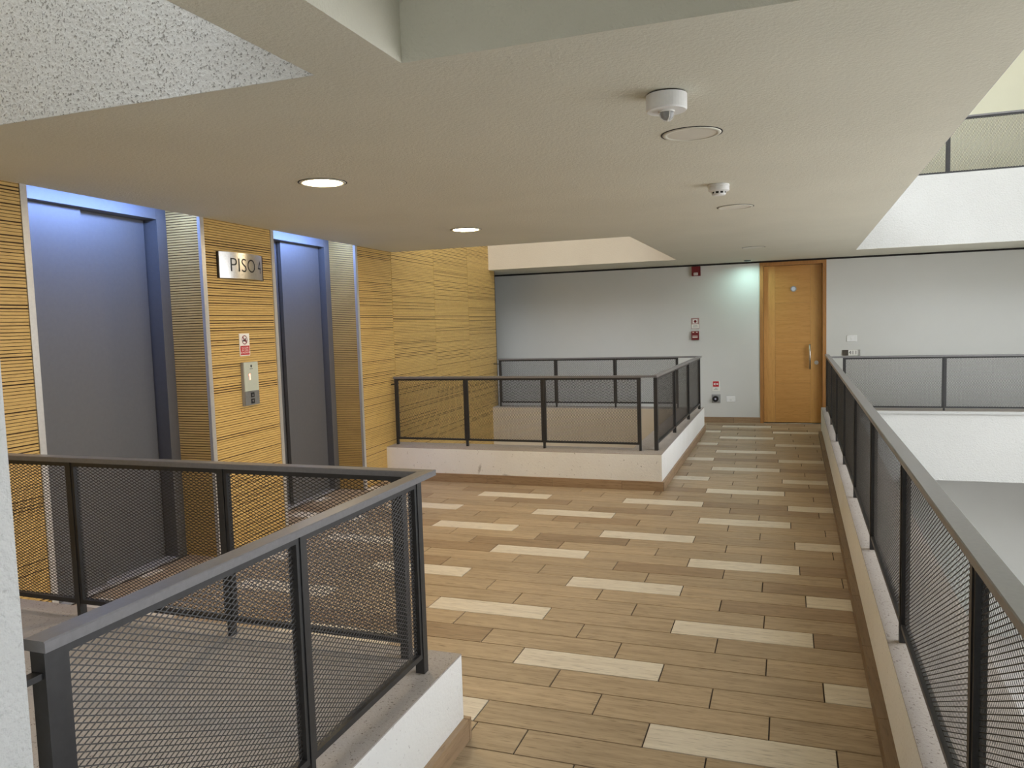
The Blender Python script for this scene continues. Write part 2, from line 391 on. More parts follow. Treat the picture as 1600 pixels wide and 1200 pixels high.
struct('wall_side_blocker', MB().box(5.2, 5.5, 9.6, Y3+0.2, -F2F, ZTOP).box(5.2, 5.5, -0.7, 2.6, -F2F, ZTOP), M_FACE, 'unseen white wall pieces added across the atrium to block side light')  # unseen pieces added to block side light; the gap between lets it in
struct('floor_lower', MB().box(-8, 40, -30, 40, -F2F-0.2, -F2F), M_LOWER, 'pale paving of the storey below')
struct('ceiling_sky_blocker', MB().box(XR(5)+0.1, 5.2, -3.2, Y3+0.2, ZTOP, ZTOP+0.3).box(-8, XR(5)+0.1, 8.8, Y3+0.2, ZTOP, ZTOP+0.3), M_UPPER, 'unseen roof slabs added to block the sky over the atrium and far left')  # unseen roof added to keep overhead sky off the slab faces and beam

# ------------------------------------------------------------------ plank tiles of the floor
RP, PL, GAP, TH = 0.1904, 0.715, 0.0058, 0.012
cache = {}
def plank_mesh(x0, x1, y0, y1, mk, m):
    k = (round(x1-x0, 3), round(y1-y0, 3), mk)
    if k not in cache:
        w, d = k[0]/2, k[1]/2
        mb = MB().bbox(-w, w, -d, d, -TH, 0, 0.0012)
        me = bpy.data.meshes.new('plank'); me.from_pydata(mb.v, [], mb.f); me.materials.append(m); me.update(); cache[k] = me
    return cache[k]
def row_cells(y0, y1):
    """free floor for a row of planks, as ((y0, y1), (x0, x1)) cells; rows are notched around the low walls"""
    ym = (y0+y1)/2
    left = E(ym)
    if N1A+0.02 < ym < N1B-0.02 or N2A+0.02 < ym < N2B-0.02: left = E(ym, -0.28)
    right = XB(ym)+0.03
    if y1 <= YV0: return [((y0, y1), (XV0, right))]
    if y0 < YV0: return [((y0, y1), (XV0, right)), ((YV0, y1), (left, XV0))]
    if y1 <= YV1: return [((y0, y1), (left, right))]
    if y0 < YV1: return [((y0, y1), (XV1, right)), ((y0, YV1), (left, XV1))]
    if y1 <= YV1B: return [((y0, y1), (XV1, right))]
    if y0 < YV1B: return [((y0, y1), (XV1, right)), ((YV1B, y1), (-2.2, XV1))]
    return [((y0, y1), (-2.2, 0.95))]
npl = 0
for r in range(-4, 51):
    y1 = 3.085 + RP*r; y0 = y1-RP
    if y0 > Y3-0.01: continue
    cells = []
    for a, b in row_cells(y0, min(y1, Y3)):
        cells.append((a, b))
    for (a, b), (xa, xb) in cells:
        if b-a > 0.02:
            j0 = -0.54 - 0.24667*r
            k = math.floor((xa-j0)/PL)
            while j0+k*PL < xb:
                p0, p1 = max(j0+k*PL, xa), min(j0+(k+1)*PL, xb)
                if p1-p0 > 0.025:
                    white = (r % 3 == 0) and (k % 2 == 0)
                    rnd = random.random()
                    mk, m = ('w', M_TILE_W) if white else (('b', M_TILE_B) if rnd < 0.16 else ('t', M_TILE))
                    o = bpy.data.objects.new('plank_tile', plank_mesh(p0+GAP/2, p1-GAP/2, a+GAP/2, b-GAP/2, mk, m)); COL.objects.link(o)
                    o.parent = floor; o.location = Vector(((p0+p1)/2, (a+b)/2, 0)) - floor.location
                    if white: o['label'] = 'pale plank tile'
                    npl += 1
                k += 1


# skirting tiles
def skirting(name, parent_mb_mat, p0, p1, nrm, start, h=0.09, t=0.02, m=None):
    """a row of tiles along p0-p1 standing proud towards nrm"""
    d = Vector(p1)-Vector(p0); ln = d.length; d.normalize(); n = Vector(nrm)
    core = MB()
    def quad(a, b, o0, o1): 
        A, B = Vector(p0)+d*a, Vector(p0)+d*b
        return [tuple(A+n*o0), tuple(B+n*o0), tuple(B+n*o1), tuple(A+n*o1)]
    core.prism(quad(0, ln, 0, t-0.004), 0.0, h-0.004)
    root = struct(name, core, M_GROUT, None)
    s = -start
    while s < ln:
        a, b = max(s, 0)+0.0015, min(s+PL, ln)-0.0015
        if b-a > 0.02:
            obj('skirting_tile', MB().prism(quad(a, b, 0, t), 0.0005, h), m, root)
        s += PL
    return root
skirting('baseboard_middle_front', None, (E(YV1), YV1), (XV1+0.02, YV1), (0, -1), 0.25, m=M_SKIRT_X)
skirting('baseboard_middle_side', None, (XV1, YV1), (XV1, YV1B), (1, 0), 0.0, m=M_SKIRT_Y)
skirting('baseboard_left_side', None, (XV0, YP), (XV0, YV0+0.02), (1, 0), 0.35, t=0.025, m=M_SKIRT_Y)
skirting('baseboard_left_back', None, (E(YV0), YV0), (XV0, YV0), (0, 1), 0.2, m=M_SKIRT_X)
skirting('baseboard_back', None, (-5.5, Y3), (DXL, Y3), (0, -1), 0.3, t=0.015, m=M_SKIRT_X)
skirting('baseboard_right', None, (XW(1.2), 1.2), (XW(Y4), Y4), (-1, 0), 0.1, h=0.07, t=0.042, m=M_SKIRT_SHADE)

# ------------------------------------------------------------------ slatted oak panels
PITCH_S, SLIT_S = 0.0185, 0.0050
def slat_panel(y0, y1, z0, z1):
    pn = obj('oak_panel', MB().ebox(y0+0.003, y1-0.003, -0.020, -0.007, z0, z1), M_SLIT, wall_left)
    mb = MB(); z = z0
    while z < z1:
        mb.ebox(y0+0.003, y1-0.003, -0.007, 0.0, z, min(z+PITCH_S-random.choice((0.0026, 0.0036, 0.0036, 0.0048, 0.0075)), z1)); z += PITCH_S
    tag(obj('slats', mb, M_SLAT, pn), kind='stuff')
for y0, y1, z0, z1 in ((YP, 2.05, -1.2, 3.4), (2.05, N1A, -1.2 if False else 0.0, H), (N1B, N2A, 0.0, H), (N2B, 7.765, 0.0, H),
                       (7.765, 9.03, -1.6, 3.4), (9.03, 10.32, -1.6, 3.4), (10.32, 11.6, -1.6, 3.4)):
    slat_panel(y0, y1, z0, z1)
for yb, s in ((N1B, -1), (N2B, -1), (N1A, 1), (N2A, 1)):     # niche sides
    pn = MB().prism([(E(yb, -ND-0.12), yb), (E(yb, -0.004), yb), (E(yb, -0.004), yb+s*0.012), (E(yb, -ND-0.12), yb+s*0.012)], 0, 2.96)
    pn = obj('oak_panel', pn, M_SLIT, wall_left)
    mb = MB(); z = 0.0
    while z < 2.94:
        mb.prism([(E(yb, -ND-0.12), yb+s*0.012), (E(yb, -0.004), yb+s*0.012), (E(yb, -0.004), yb+s*0.019), (E(yb, -ND-0.12), yb+s*0.019)], z, z+PITCH_S-SLIT_S); z += PITCH_S
    tag(obj('slats', mb, M_SLATX, pn), kind='stuff')
    a, b = (yb, yb+0.022) if s < 0 else (yb-0.022, yb)
    a, b = (a-0.02, b) if s < 0 else (a, b+0.02)
    obj('corner_trim', MB().ebox(a, b, -0.02, 0.006, 0, H), M_ALU, wall_left)
obj('end_trim', MB().ebox(11.597, 11.605, -0.3, 0.004, -0.55, H), M_DARK, wall_left)

# ------------------------------------------------------------------ elevators
def elevator(a, b, front_left, label):
    root = thing('elevator', (E((a+b)/2, -ND), (a+b)/2, 0), label, 'elevator', 'elevators')
    a1, b1 = a+0.115, b-0.115
    zt = 2.492
    obj('door_jamb', MB().ebox(a+0.019, a1, -0.5, -ND, 0, 2.72), M_FRAME, root)
    obj('door_jamb', MB().ebox(b1, b-0.019, -0.5, -ND, 0, 2.72), M_FRAME, root)
    obj('header', MB().ebox(a1+0.001, b1-0.001, -0.5, -ND, zt, 2.72), M_FRAME, root)
    mid = a+0.72 if front_left else a+0.67
    fo, bo = -0.365, -0.41
    lo, ro = (fo, bo) if front_left else (bo, fo)
    obj('door_leaf', MB().ebox(a1+0.001, mid+(0 if front_left else 0.05), lo-0.035, lo, 0.012, zt-0.002), M_ELEV, root)
    obj('door_leaf', MB().ebox(mid-(0.05 if front_left else 0), b1-0.012, ro-0.035, ro, 0.012, zt-0.002), M_ELEV, root)
    obj('door_gap', MB().ebox(b1-0.012, b1-0.0005, ro-0.035, ro-0.02, 0.012, zt-0.002), M_DARK, root)
    obj('sill', MB().ebox(a1, b1, -0.46, -ND, 0.0, 0.010), M_ALU, root)
    led = thing('strip_light', (E((a+b)/2, -0.02), (a+b)/2, 2.535), 'bluish strip light hidden above the %s elevator door' % ('nearer' if front_left else 'farther'), 'light', 'elevator niche lights')
    obj('housing', MB().sweep(a+0.10, b-0.10, [(-0.001, 2.535), (-0.006, 2.537), (-0.050, 2.581), (-0.050, 2.60), (-0.001, 2.60)]), M_ALU, led)
    obj('diffuser', MB().sweep(a+0.12, b-0.12, [(-0.010, 2.538), (-0.051, 2.579), (-0.054, 2.576), (-0.013, 2.535)]), M_LED, led)
    return root
elevator(N1A, N1B, True, 'grey two-leaf elevator door in the nearer niche, left of the floor sign')
elevator(N2A, N2B, False, 'grey two-leaf elevator door in the farther niche, right of the floor sign')

# ------------------------------------------------------------------ railings with expanded metal
LW, SW, ST, TK = 0.0300, 0.0148, 0.0026, 0.0012
mesh_cache = {}
def expanded_mesh(w, h):
    """a sheet of diamond mesh w x h in the local (x, z) plane: every strand a thin tilted bar"""
    k = (round(w, 3), round(h, 3))
    if k in mesh_cache: return mesh_cache[k]
    nx, nz = int(w/(LW/2)), int(h/(SW/2)); dx, dz = w/nx, h/nz
    ln = math.hypot(dx, dz); v = []; f = []
    tilt = math.radians(14); ct, st = math.cos(tilt), math.sin(tilt)
    for i in range(nx):
        for j in range(nz):
            x0, x1 = -w/2+i*dx, -w/2+(i+1)*dx
            za, zb = (j*dz, (j+1)*dz) if (i+j) % 2 == 0 else ((j+1)*dz, j*dz)
            ux, uz = (x1-x0)/ln, (zb-za)/ln
            px, pz = -uz, ux                       # in-plane normal, pointing up
            a = (px*ct*ST/2, st*ST/2, pz*ct*ST/2)  # half width
            b = (-px*st*TK/2, ct*TK/2, -pz*st*TK/2)
            n = len(v)
            for X, Z in ((x0, za), (x1, zb)):
                for s1, s2 in ((1, 1), (-1, 1), (-1, -1), (1, -1)):
                    v.append((X+s1*a[0]+s2*b[0], s1*a[1]+s2*b[1], Z+s1*a[2]+s2*b[2]))
            for q in range(4): f.append((n+q, n+(q+1) % 4, n+4+(q+1) % 4, n+4+q))
    me = bpy.data.meshes.new('expanded_mesh'); me.from_pydata(v, [], f); me.materials.append(M_MESH); me.update()
    mesh_cache[k] = me
    return me
ZB0, ZR0, ZR1 = 0.418, 1.092, 1.114
def rail_run(root, p0, p1, stations, base=0.0, zc=ZC, end0=True, end1=True, pw=0.020, w0=None, w1=None):
    """posts, framed mesh panels between p0 and p1; stations are distances of the posts from p0"""
    p0, p1 = Vector(p0), Vector(p1); d = (p1-p0).normalized(); n = Vector((-d.y, d.x)); zb = base
    def quad(a, b, o0, o1):
        A, B = p0+d*a, p0+d*b
        return [tuple(A+n*o0), tuple(B+n*o0), tuple(B+n*o1), tuple(A+n*o1)]
    last = len(stations)-1
    for i, s in enumerate(stations):
        w = (w0 if i == 0 and w0 else w1 if i == last and w1 else pw)
        obj('post', MB().prism(quad(s-w/2, s+w/2, -0.018, 0.018), zb+zc-0.004, zb+ZR0), M_RAIL, root)
    for i in range(last):
        a = stations[i]+((w0 if i == 0 and w0 else pw)/2)+0.001; b = stations[i+1]-((w1 if i+1 == last and w1 else pw)/2)-0.001
        fb = 0.014
        fr = MB()
        fr.prism(quad(a, a+fb, -0.014, 0.014), zb+ZB0, zb+ZR0-0.001); fr.prism(quad(b-fb, b, -0.014, 0.014), zb+ZB0, zb+ZR0-0.001)
        fr.prism(quad(a+fb, b-fb, -0.014, 0.014), zb+ZB0, zb+ZB0+0.02); fr.prism(quad(a+fb, b-fb, -0.014, 0.014), zb+ZR0-0.021, zb+ZR0-0.001)
        fo = obj('panel_frame', fr, M_RAIL, root)
        w = b-a-2*fb+0.004; h = ZR0-0.021-ZB0-0.02+0.004
        mo = bpy.data.objects.new('mesh_sheet', expanded_mesh(w, h)); COL.objects.link(mo)
        c = p0+d*((a+b)/2)
        mo.parent = fo; mo.location = Vector((c.x, c.y, zb+ZB0+0.018)) - wloc(fo); mo.rotation_euler = (0, 0, math.atan2(d.y, d.x))
        mo['kind'] = 'stuff'
def handrail(root, path, base=0.0, w=0.056, closed=False):
    """flat mitred bar along a path of plan points"""
    pts = [Vector(p) for p in path]; Lp, Rp = [], []
    for i, p in enumerate(pts):
        ds = []
        if i > 0: ds.append((pts[i]-pts[i-1]).normalized())
        if i < len(pts)-1: ds.append((pts[i+1]-pts[i]).normalized())
        n = sum((Vector((-q.y, q.x)) for q in ds), Vector((0, 0))).normalized()
        k = w/2/max(n.dot(Vector((-ds[0].y, ds[0].x))), 0.3)
        Lp.append(p+n*k); Rp.append(p-n*k)
    mb = MB(); c = 0.003
    for i in range(len(pts)-1):
        q = [Lp[i], Rp[i], Rp[i+1], Lp[i+1]]
        m = sum(q, Vector((0, 0)))/4
        lo = [tuple(v) for v in q]
        v = [(x, y, base+ZR0) for x, y in lo] + [(x, y, base+ZR1-c) for x, y in lo]
        dd = (pts[i+1]-pts[i]).normalized(); nn = Vector((-dd.y, dd.x))
        ins = [q[0]-nn*c, q[1]+nn*c, q[2]+nn*c, q[3]-nn*c]
        v += [(p.x, p.y, base+ZR1) for p in ins]
        f = [(3, 2, 1, 0), (8, 9, 10, 11)]
        for g in (0, 4):
            for k in range(4): f.append((g+k, g+(k+1) % 4, g+4+(k+1) % 4, g+4+k))
        mb.add(v, f)
    return obj('handrail', mb, M_TOP, root)
def bracket(root, x0, x1, y0, y1, z, base=0.0):
    obj('wall_bracket', MB().box(min(x0, x1), max(x0, x1), min(y0, y1), max(y0, y1), base+z-0.006, base+z+0.006), M_RAIL, root)

# nearest opening, at the left
XA, YA = -1.313, 2.66
r0 = thing('railing', (XA, YA, ZC), 'charcoal mesh railing around the nearest opening, in the left foreground', 'railing', 'mesh railings')
rail_run(r0, (XA, 1.03), (XA, YA), [0.0, 0.79, 1.53], w0=0.04, w1=0.034)
rail_run(r0, (E(YA)+0.05, YA), (XA, YA), [0.0, -3.14-E(YA)-0.05, -2.275-E(YA)-0.05, -1.43-E(YA)-0.05], w1=0.034)
handrail(r0, [(XA, 1.005), (XA, YA), (E(YA)+0.025, YA)])
bracket(r0, XA-0.012, XA+0.012, YP, 1.012, 1.045); bracket(r0, E(YA), E(YA)+0.045, YA-0.012, YA+0.012, 1.045)
# middle opening
XC, YC, YD = -1.235, 7.645, 11.43
r1 = thing('railing', (XC, YC, ZC), 'charcoal mesh railing around the middle opening, against the oak wall', 'railing', 'mesh railings')
e0 = E(YC)+0.055
rail_run(r1, (e0, YC), (XC, YC), [0.0, -3.262-e0, -2.39-e0, -1.385-e0])
rail_run(r1, (XC, YC+0.06), (XC+0.045, YD), [0.0, 1.22, 2.42, 3.60], w0=0.05)
e1 = E(YD)+0.10
rail_run(r1, (e1, YD), (XC, YD), [0.0, -3.36-e1, -2.435-e1, -1.51-e1])
handrail(r1, [(e0-0.02, YC), (XC, YC), (XC+0.045, YD), (e1-0.02, YD)], w=0.05)
bracket(r1, E(YC), e0, YC-0.012, YC+0.012, 1.03); bracket(r1, E(YD), e1, YD-0.012, YD+0.012, 1.03)
# atrium side
def XQ(y): return 0.436+0.0095*(y-3.3)
YQ = 11.38
r2 = thing('railing', (XQ(YQ), YQ, ZC), 'long charcoal mesh railing with grey handrail along the atrium, at the right', 'railing', 'mesh railings')
rail_run(r2, (XQ(-0.57), -0.57), (XQ(YQ), YQ), [0.0]+[1.3*k for k in range(1, 10)]+[11.86], pw=0.026)
rail_run(r2, (XQ(YQ)+0.21, YQ), (4.6, YQ), [0.0, 1.21, 2.42, 3.63], base=-0.028, zc=ZC+0.028)
handrail(r2, [(XQ(-0.6), -0.6), (XQ(YQ+0.028), YQ+0.028)], w=0.058)
handrail(r2, [(XQ(YQ)+0.03, YQ), (4.6, YQ)], base=-0.028, w=0.056)
# floor above
r3 = thing('railing', (1.2, YQ, F2F+ZC), 'charcoal mesh railing of the floor above, at the upper right', 'railing', 'mesh railings')
rail_run(r3, (0.73, YQ), (4.6, YQ), [0.0, 1.21, 2.42, 3.63], base=F2F-0.055, zc=ZC+0.050)
handrail(r3, [(0.70, YQ), (4.6, YQ)], base=F2F-0.055)

# ------------------------------------------------------------------ wooden door
dr = struct('door_1', MB().box(DXL, DXR, Y3+0.16, Y3+0.2, -0.01, DZT), M_DARK, 'tall oak veneer door with steel pull bar at the end of the corridor')
FWD = 0.052
obj('door_frame', MB().box(DXL, DXL+FWD, Y3-0.012, Y3+0.16, 0, DZT), M_DFRAME, dr)
obj('door_frame', MB().box(DXR-FWD, DXR, Y3-0.012, Y3+0.16, 0, DZT), M_DFRAME, dr)
obj('door_frame', MB().box(DXL+FWD, DXR-FWD, Y3-0.012, Y3+0.16, DZT-FWD, DZT), M_DFRAME, dr)
lx0, lx1, lz1 = DXL+FWD+0.003, DXR-FWD-0.003, DZT-FWD-0.003
YL = Y3+0.095
sx0, sx1 = lx0+0.165, lx1-0.165
obj('door_stile', MB().box(lx0, sx0, YL, YL+0.045, 0.006, lz1), M_DOORV, dr)
obj('door_stile', MB().box(sx1, lx1, YL, YL+0.045, 0.006, lz1), M_DOORV, dr)
zs = [0.006, 0.62, 1.245, 1.85, lz1]
for a, b in zip(zs[:-1], zs[1:]):
    obj('door_panel', MB().box(sx0+0.0015, sx1-0.0015, YL+0.001, YL+0.045, a+0.001, b-0.001), M_DOORH, dr)
pull = obj('door_pull', MB().tube([(0.325, YL-0.055, 0.835), (0.325, YL-0.055, 1.213)], 0.013, 12), M_STEEL, dr, True)
for z in (0.87, 1.18): obj('pull_post', MB().tube([(0.325, YL-0.05, z), (0.325, YL+0.001, z)], 0.008, 8), M_STEEL, pull)
obj('lock_cylinder', MB().disc_y(0.419, YL, 0.931, 0.030, 0.01).disc_y(0.419, YL-0.01, 0.931, 0.015, 0.006), M_STEEL, dr)
vw = obj('door_viewer', MB().disc_y(0.093, YL, 2.06, 0.044, 0.012, r0=0.030), M_GREYP, dr)
obj('viewer_lens', MB().disc_y(0.093, YL, 2.06, 0.031, 0.006), paint('viewer_lens_white', (0.72, 0.75, 0.84), (0.66, 0.70, 0.80), 0.2), vw)

# ------------------------------------------------------------------ ceiling fittings
def downlight(x, y, lens, label, group=None, depth=0.0):
    root = thing('downlight', (x, y, H), label, 'light', group)
    obj('trim_ring', MB().lathe([(0.108, H-0.001), (0.110, H-0.006), (0.126, H-0.006), (0.131, H-0.002), (0.131, H)], x, y, 48), M_RIM, root, True)
    obj('lamp_lens', MB().lathe([(0.0, H-0.0035), (0.109, H-0.0035), (0.109, H-0.0005)], x, y, 48), lens, root)
    obj('gap_ring', MB().lathe([(0.1295, H-0.0005), (0.1295, H-0.0022), (0.137, H-0.0022), (0.137, H-0.0005)], x, y, 48), M_DARK, root)
    return root
downlight(-2.486, 3.861, M_WARM, 'round lit downlight in front of the nearer elevator', None)
downlight(-2.650, 6.337, M_WARM, 'round lit downlight in front of the farther elevator', None)
downlight(-0.405, 3.645, M_LENS, 'round unlit downlight beside the motion sensor')
downlight(-0.369, 6.195, M_LENS, 'round unlit downlight beside the smoke detector')
downlight(-0.383, 9.955, M_LENS, 'round downlight in the ceiling near the wooden door')

sp_ = thing('spotlight', (-0.56, 12.22, H), 'tiny recessed cool white spotlight above the wall just left of the wooden door', 'light')
obj('trim_ring', MB().lathe([(0.044, H-0.0005), (0.044, H-0.013), (0.050, H-0.013), (0.052, H)], -0.56, 12.22, 24), M_BLACK, sp_, True)
obj('lamp_lens', MB().lathe([(0.0, H-0.0012), (0.0435, H-0.0012), (0.0435, H-0.0005)], -0.56, 12.22, 24), M_COOL, sp_)

ms = thing('motion_sensor', (-0.42, 2.97, H), 'white round motion sensor with small caged dome on the ceiling', 'sensor')
sx, sy_ = -0.42, 2.97
obj('base_ring', MB().lathe([(0.070, H), (0.070, H-0.006)], sx, sy_, 36), M_DARK, ms)
obj('sensor_body', MB().lathe([(0.075, H-0.005), (0.075, H-0.058), (0.071, H-0.063), (0.0, H-0.063)], sx, sy_, 40), M_WHITEP, ms)
obj('sensor_dome', MB().lathe([(0.027, H-0.063), (0.026, H-0.075), (0.021, H-0.087), (0.012, H-0.094), (0.0, H-0.096)], sx, sy_, 24), M_GREYP, ms, True)
cg = MB()
for k in range(4):
    a = k*math.pi/2+0.55
    cg.tube([(sx+r*math.cos(a), sy_+r*math.sin(a), H-z) for r, z in ((0.0285, 0.061), (0.028, 0.075), (0.023, 0.089), (0.013, 0.097), (0.002, 0.099))], 0.002, 6)
cg.lathe([(0.027, H-0.063), (0.030, H-0.063), (0.030, H-0.068), (0.027, H-0.068)], sx, sy_, 24)
obj('dome_cage', cg, M_SIGNW, ms)

sd = thing('smoke_detector', (-0.403, 5.10, H), 'small white round smoke detector with dark vents on the ceiling', 'detector')
sx, sy_ = -0.403, 5.10
obj('base_ring', MB().lathe([(0.062, H), (0.065, H-0.004), (0.065, H-0.016), (0.063, H-0.018)], sx, sy_, 36), M_WHITEP, sd)
obj('detector_body', MB().lathe([(0.062, H-0.017), (0.064, H-0.022), (0.064, H-0.040), (0.052, H-0.046), (0.045, H-0.047), (0.0, H-0.047)], sx, sy_, 36), M_WHITEP, sd)
vent = MB().lathe([(0.042, H-0.047), (0.040, H-0.058)], sx, sy_, 30)
obj('vent_core', vent, M_DARK, sd)
for k in range(9):
    a = 2*math.pi*k/9; c, s = math.cos(a), math.sin(a)
    pts = [(sx+c*r-s*w, sy_+s*r+c*w) for r, w in ((0.038, -0.005), (0.0445, -0.005), (0.0445, 0.005), (0.038, 0.005))]
    obj('vent_rib', MB().prism(pts, H-0.060, H-0.046), M_WHITEP, sd)
obj('detector_cap', MB().lathe([(0.043, H-0.058), (0.040, H-0.066), (0.020, H-0.069), (0.0, H-0.0695)], sx, sy_, 30), M_WHITEP, sd, True)

# ------------------------------------------------------------------ signs on the elevator wall
ED = Vector((ES, 1, 0)).normalized(); EN = Vector((1, -ES, 0)).normalized()     # along the wall, out of it
def on_wall(y, o, z):                                                           # a point at offset o from the slats
    return Vector((E(y), y, z)) + EN*o
def wall_box(mb, y0, y1, z0, z1, o0, o1):
    A, B = on_wall(y0, 0, 0), on_wall(y1, 0, 0)
    q = [A+EN*o0, B+EN*o0, B+EN*o1, A+EN*o1]
    return mb.prism([(p.x, p.y) for p in q], z0, z1)

py0, py1, pz0, pz1 = 4.735, 5.285, 2.072, 2.268
pc, pw_, sag = (py0+py1)/2, (py1-py0)/2, 0.055
PR = (pw_**2+sag**2)/(2*sag)
def arc(u, lift=0.0):                      # u: distance along the plate from its middle
    th = u/PR
    return on_wall(pc, 0.014, 0) + ED*((PR+lift)*math.sin(th)) + EN*((PR+lift)*math.cos(th)-(PR-sag))
ps = thing('floor_sign', (E(pc), pc, pz0), 'curved brushed steel floor sign reading PISO 4, between the elevators', 'sign')
half = PR*math.asin(pw_/PR); n = 28; v = []; f = []
for i in range(n+1):
    u = -half+2*half*i/n
    for lift in (0.0, -0.002):
        p = arc(u, lift)
        v += [(p.x, p.y, pz0), (p.x, p.y, pz1)]
for i in range(n):
    a, b = 4*i, 4*i+4
    f += [(a, a+1, b+1, b), (a+2, b+2, b+3, a+3), (a+1, a+3, b+3, b+1), (a, b, b+2, a+2)]
f += [(0, 2, 3, 1), (4*n, 4*n+1, 4*n+3, 4*n+2)]
obj('steel_plate', MB().add(v, f), M_STEEL, ps)
for s in (-1, 1):
    yy = pc+s*pw_
    obj('end_cap', wall_box(MB(), yy-0.006, yy+0.006, pz0, pz1, 0.0, 0.016), M_BLACK, ps)
zc_ = (pz0+pz1)/2
def arc_text(x, z):
    p = arc(x+0.02, 0.0012); return (p.x, p.y, zc_+z-0.002)
tm = text_mb('PISO 4', 0.150, arc_text, offset=-0.0012)
obj('lettering', tm, M_INK, ps)

sg = thing('warning_sign', (E(5.0), 5.0, 1.48), 'white and red do-not-use-in-fire sign above the call panel', 'sign')
sy0, sy1, sz0, sz1 = 4.945, 5.07, 1.478, 1.652
obj('sign_plate', wall_box(MB(), sy0, sy1, sz0, sz1, 0, 0.006), M_SIGNW, sg)
obj('red_field', wall_box(MB(), sy0+0.006, sy1-0.006, sz0+0.007, sz0+0.078, 0.006, 0.0072), M_SIGNRED, sg)
def wall_disc(y, z, r0, r1, o, n=28):
    v = []; f = []
    for k in range(n):
        a = 2*math.pi*k/n
        for r in (r0, r1):
            p = on_wall(y, o, z)+ED*(r*math.cos(a)); v.append((p.x, p.y, z+r*math.sin(a)))
    for k in range(n): f.append((2*k, 2*k+1, 2*((k+1) % n)+1, 2*((k+1) % n)))
    return MB().add(v, f)
cyy, czz = (sy0+sy1)/2, 1.602
def wtext(y, z, o):
    def fn(u, w):
        p = on_wall(y, o, z)+ED*u; return (p.x, p.y, z+w)
    return fn
def wpoly(y, z, o, pts):
    return MB().add([wtext(y, z, o)(a, b) for a, b in pts], [tuple(range(len(pts)))])
pic = wpoly(cyy, czz, 0.0066, [(-0.026, -0.012), (0.026, -0.012), (0.026, -0.004), (-0.026, -0.004)])
for dx_ in (-0.016, 0.004):
    pic.add([wtext(cyy, czz, 0.0066)(dx_+a, b) for a, b in ((0, -0.004), (0.013, -0.004), (0.015, 0.010), (0.009, 0.017), (0.003, 0.012))], [(0, 1, 2, 3, 4)])
obj('pictogram', pic, M_INK, sg)
rg = wall_disc(cyy, czz, 0.029, 0.036, 0.0072)
rg.add([wtext(cyy, czz, 0.0074)(a, b) for a, b in ((-0.025, 0.018), (-0.018, 0.025), (0.025, -0.018), (0.018, -0.025))], [(0, 1, 2, 3)])
obj('prohibition_ring', rg, paint('ring_red', (0.20, 0.015, 0.02), (0.18, 0.012, 0.018), 0.4), sg)
lt = MB()
for i, tx in enumerate(('NO USAR', 'EN CASO', 'DE INCENDIO')):
    q = text_mb(tx, 0.0205, wtext(cyy, sz0+0.062-0.019*i, 0.0076)); lt.add(q.v, q.f)
obj('lettering', lt, M_SIGNW, sg)

cpn = thing('call_panel', (E(5.035), 5.035, 1.085), 'elevator call panel with pale glass top and two dark buttons', 'panel')
cy0, cy1, cz0, cz1 = 4.945, 5.130, 1.087, 1.427
obj('back_box', wall_box(MB(), cy0, cy1, cz0, cz1, 0, 0.022), M_GREYP, cpn)
zm = cz0+0.33*(cz1-cz0)
obj('glass_face', wall_box(MB(), cy0+0.002, cy1-0.002, zm+0.001, cz1-0.002, 0.022, 0.030), M_GLASSP, cpn)
bf = obj('button_face', wall_box(MB(), cy0+0.002, cy1-0.002, cz0+0.002, zm-0.001, 0.022, 0.030), M_PANELG, cpn)
ym = (cy0+cy1)/2
for z, up_ in ((zm-0.031, True), (zm-0.080, False)):
    bt = obj('call_button', wall_box(MB(), ym-0.022, ym+0.022, z-0.019, z+0.019, 0.030, 0.033), M_BLACK, cpn)
    s = 1 if up_ else -1
    obj('arrow', wpoly(ym, z, 0.0335, [(-0.012, -0.008*s), (0.012, -0.008*s), (0.0, 0.010*s)][::s]), M_PANELG, bt)
dg_ = cz1-0.115
obj('floor_digit', wpoly(ym-0.02, dg_, 0.0306, [(-0.005, -0.024), (0.005, -0.024), (0.005, 0.024), (-0.003, 0.024), (-0.014, 0.014), (-0.010, 0.010), (-0.005, 0.014)]), M_DIGIT, cpn)
lg = wall_disc(ym+0.002, cz1-0.032, 0.0, 0.011, 0.0306); q = wpoly(ym+0.002, cz1-0.053, 0.0306, [(-0.02, -0.002), (0.02, -0.002), (0.02, 0.002), (-0.02, 0.002)]); lg.add(q.v, q.f)
obj('maker_mark', lg, M_INK, cpn)

# ------------------------------------------------------------------ fittings on the back wall
def plate(mb, x0, x1, z0, z1, y0, t): return mb.bbox(x0, x1, y0-t, y0, z0, z1, min(0.004, t*0.4))
def rect(x0, x1, z0, z1, y): return MB().box(x0, x1, y-0.0008, y, z0, z1)
st = thing('alarm_strobe', (-1.345, Y3, 2.32), 'dark red fire alarm strobe high on the back wall', 'alarm')
obj('strobe_body', plate(MB(), -1.413, -1.277, 2.318, 2.468, Y3, 0.045), M_RED, st)
obj('strobe_lens', MB().bbox(-1.383, -1.315, Y3-0.065, Y3-0.043, 2.326, 2.372, 0.008), paint('strobe_lens_clear', (0.62, 0.52, 0.50), (0.55, 0.46, 0.45), 0.15), st)
s1 = thing('alarm_sign', (-1.37, Y3, 1.49), 'small fire alarm sign, red circle over white caption', 'sign')
obj('sign_plate', plate(MB(), -1.432, -1.309, 1.492, 1.662, Y3, 0.006), M_SIGNP, s1)
obj('white_square', rect(-1.408, -1.334, 1.576, 1.640, Y3-0.006), M_SIGNW, s1)
obj('red_disc', MB().disc_y(-1.370, Y3-0.0068, 1.608, 0.022, 0.001), M_RED, s1)
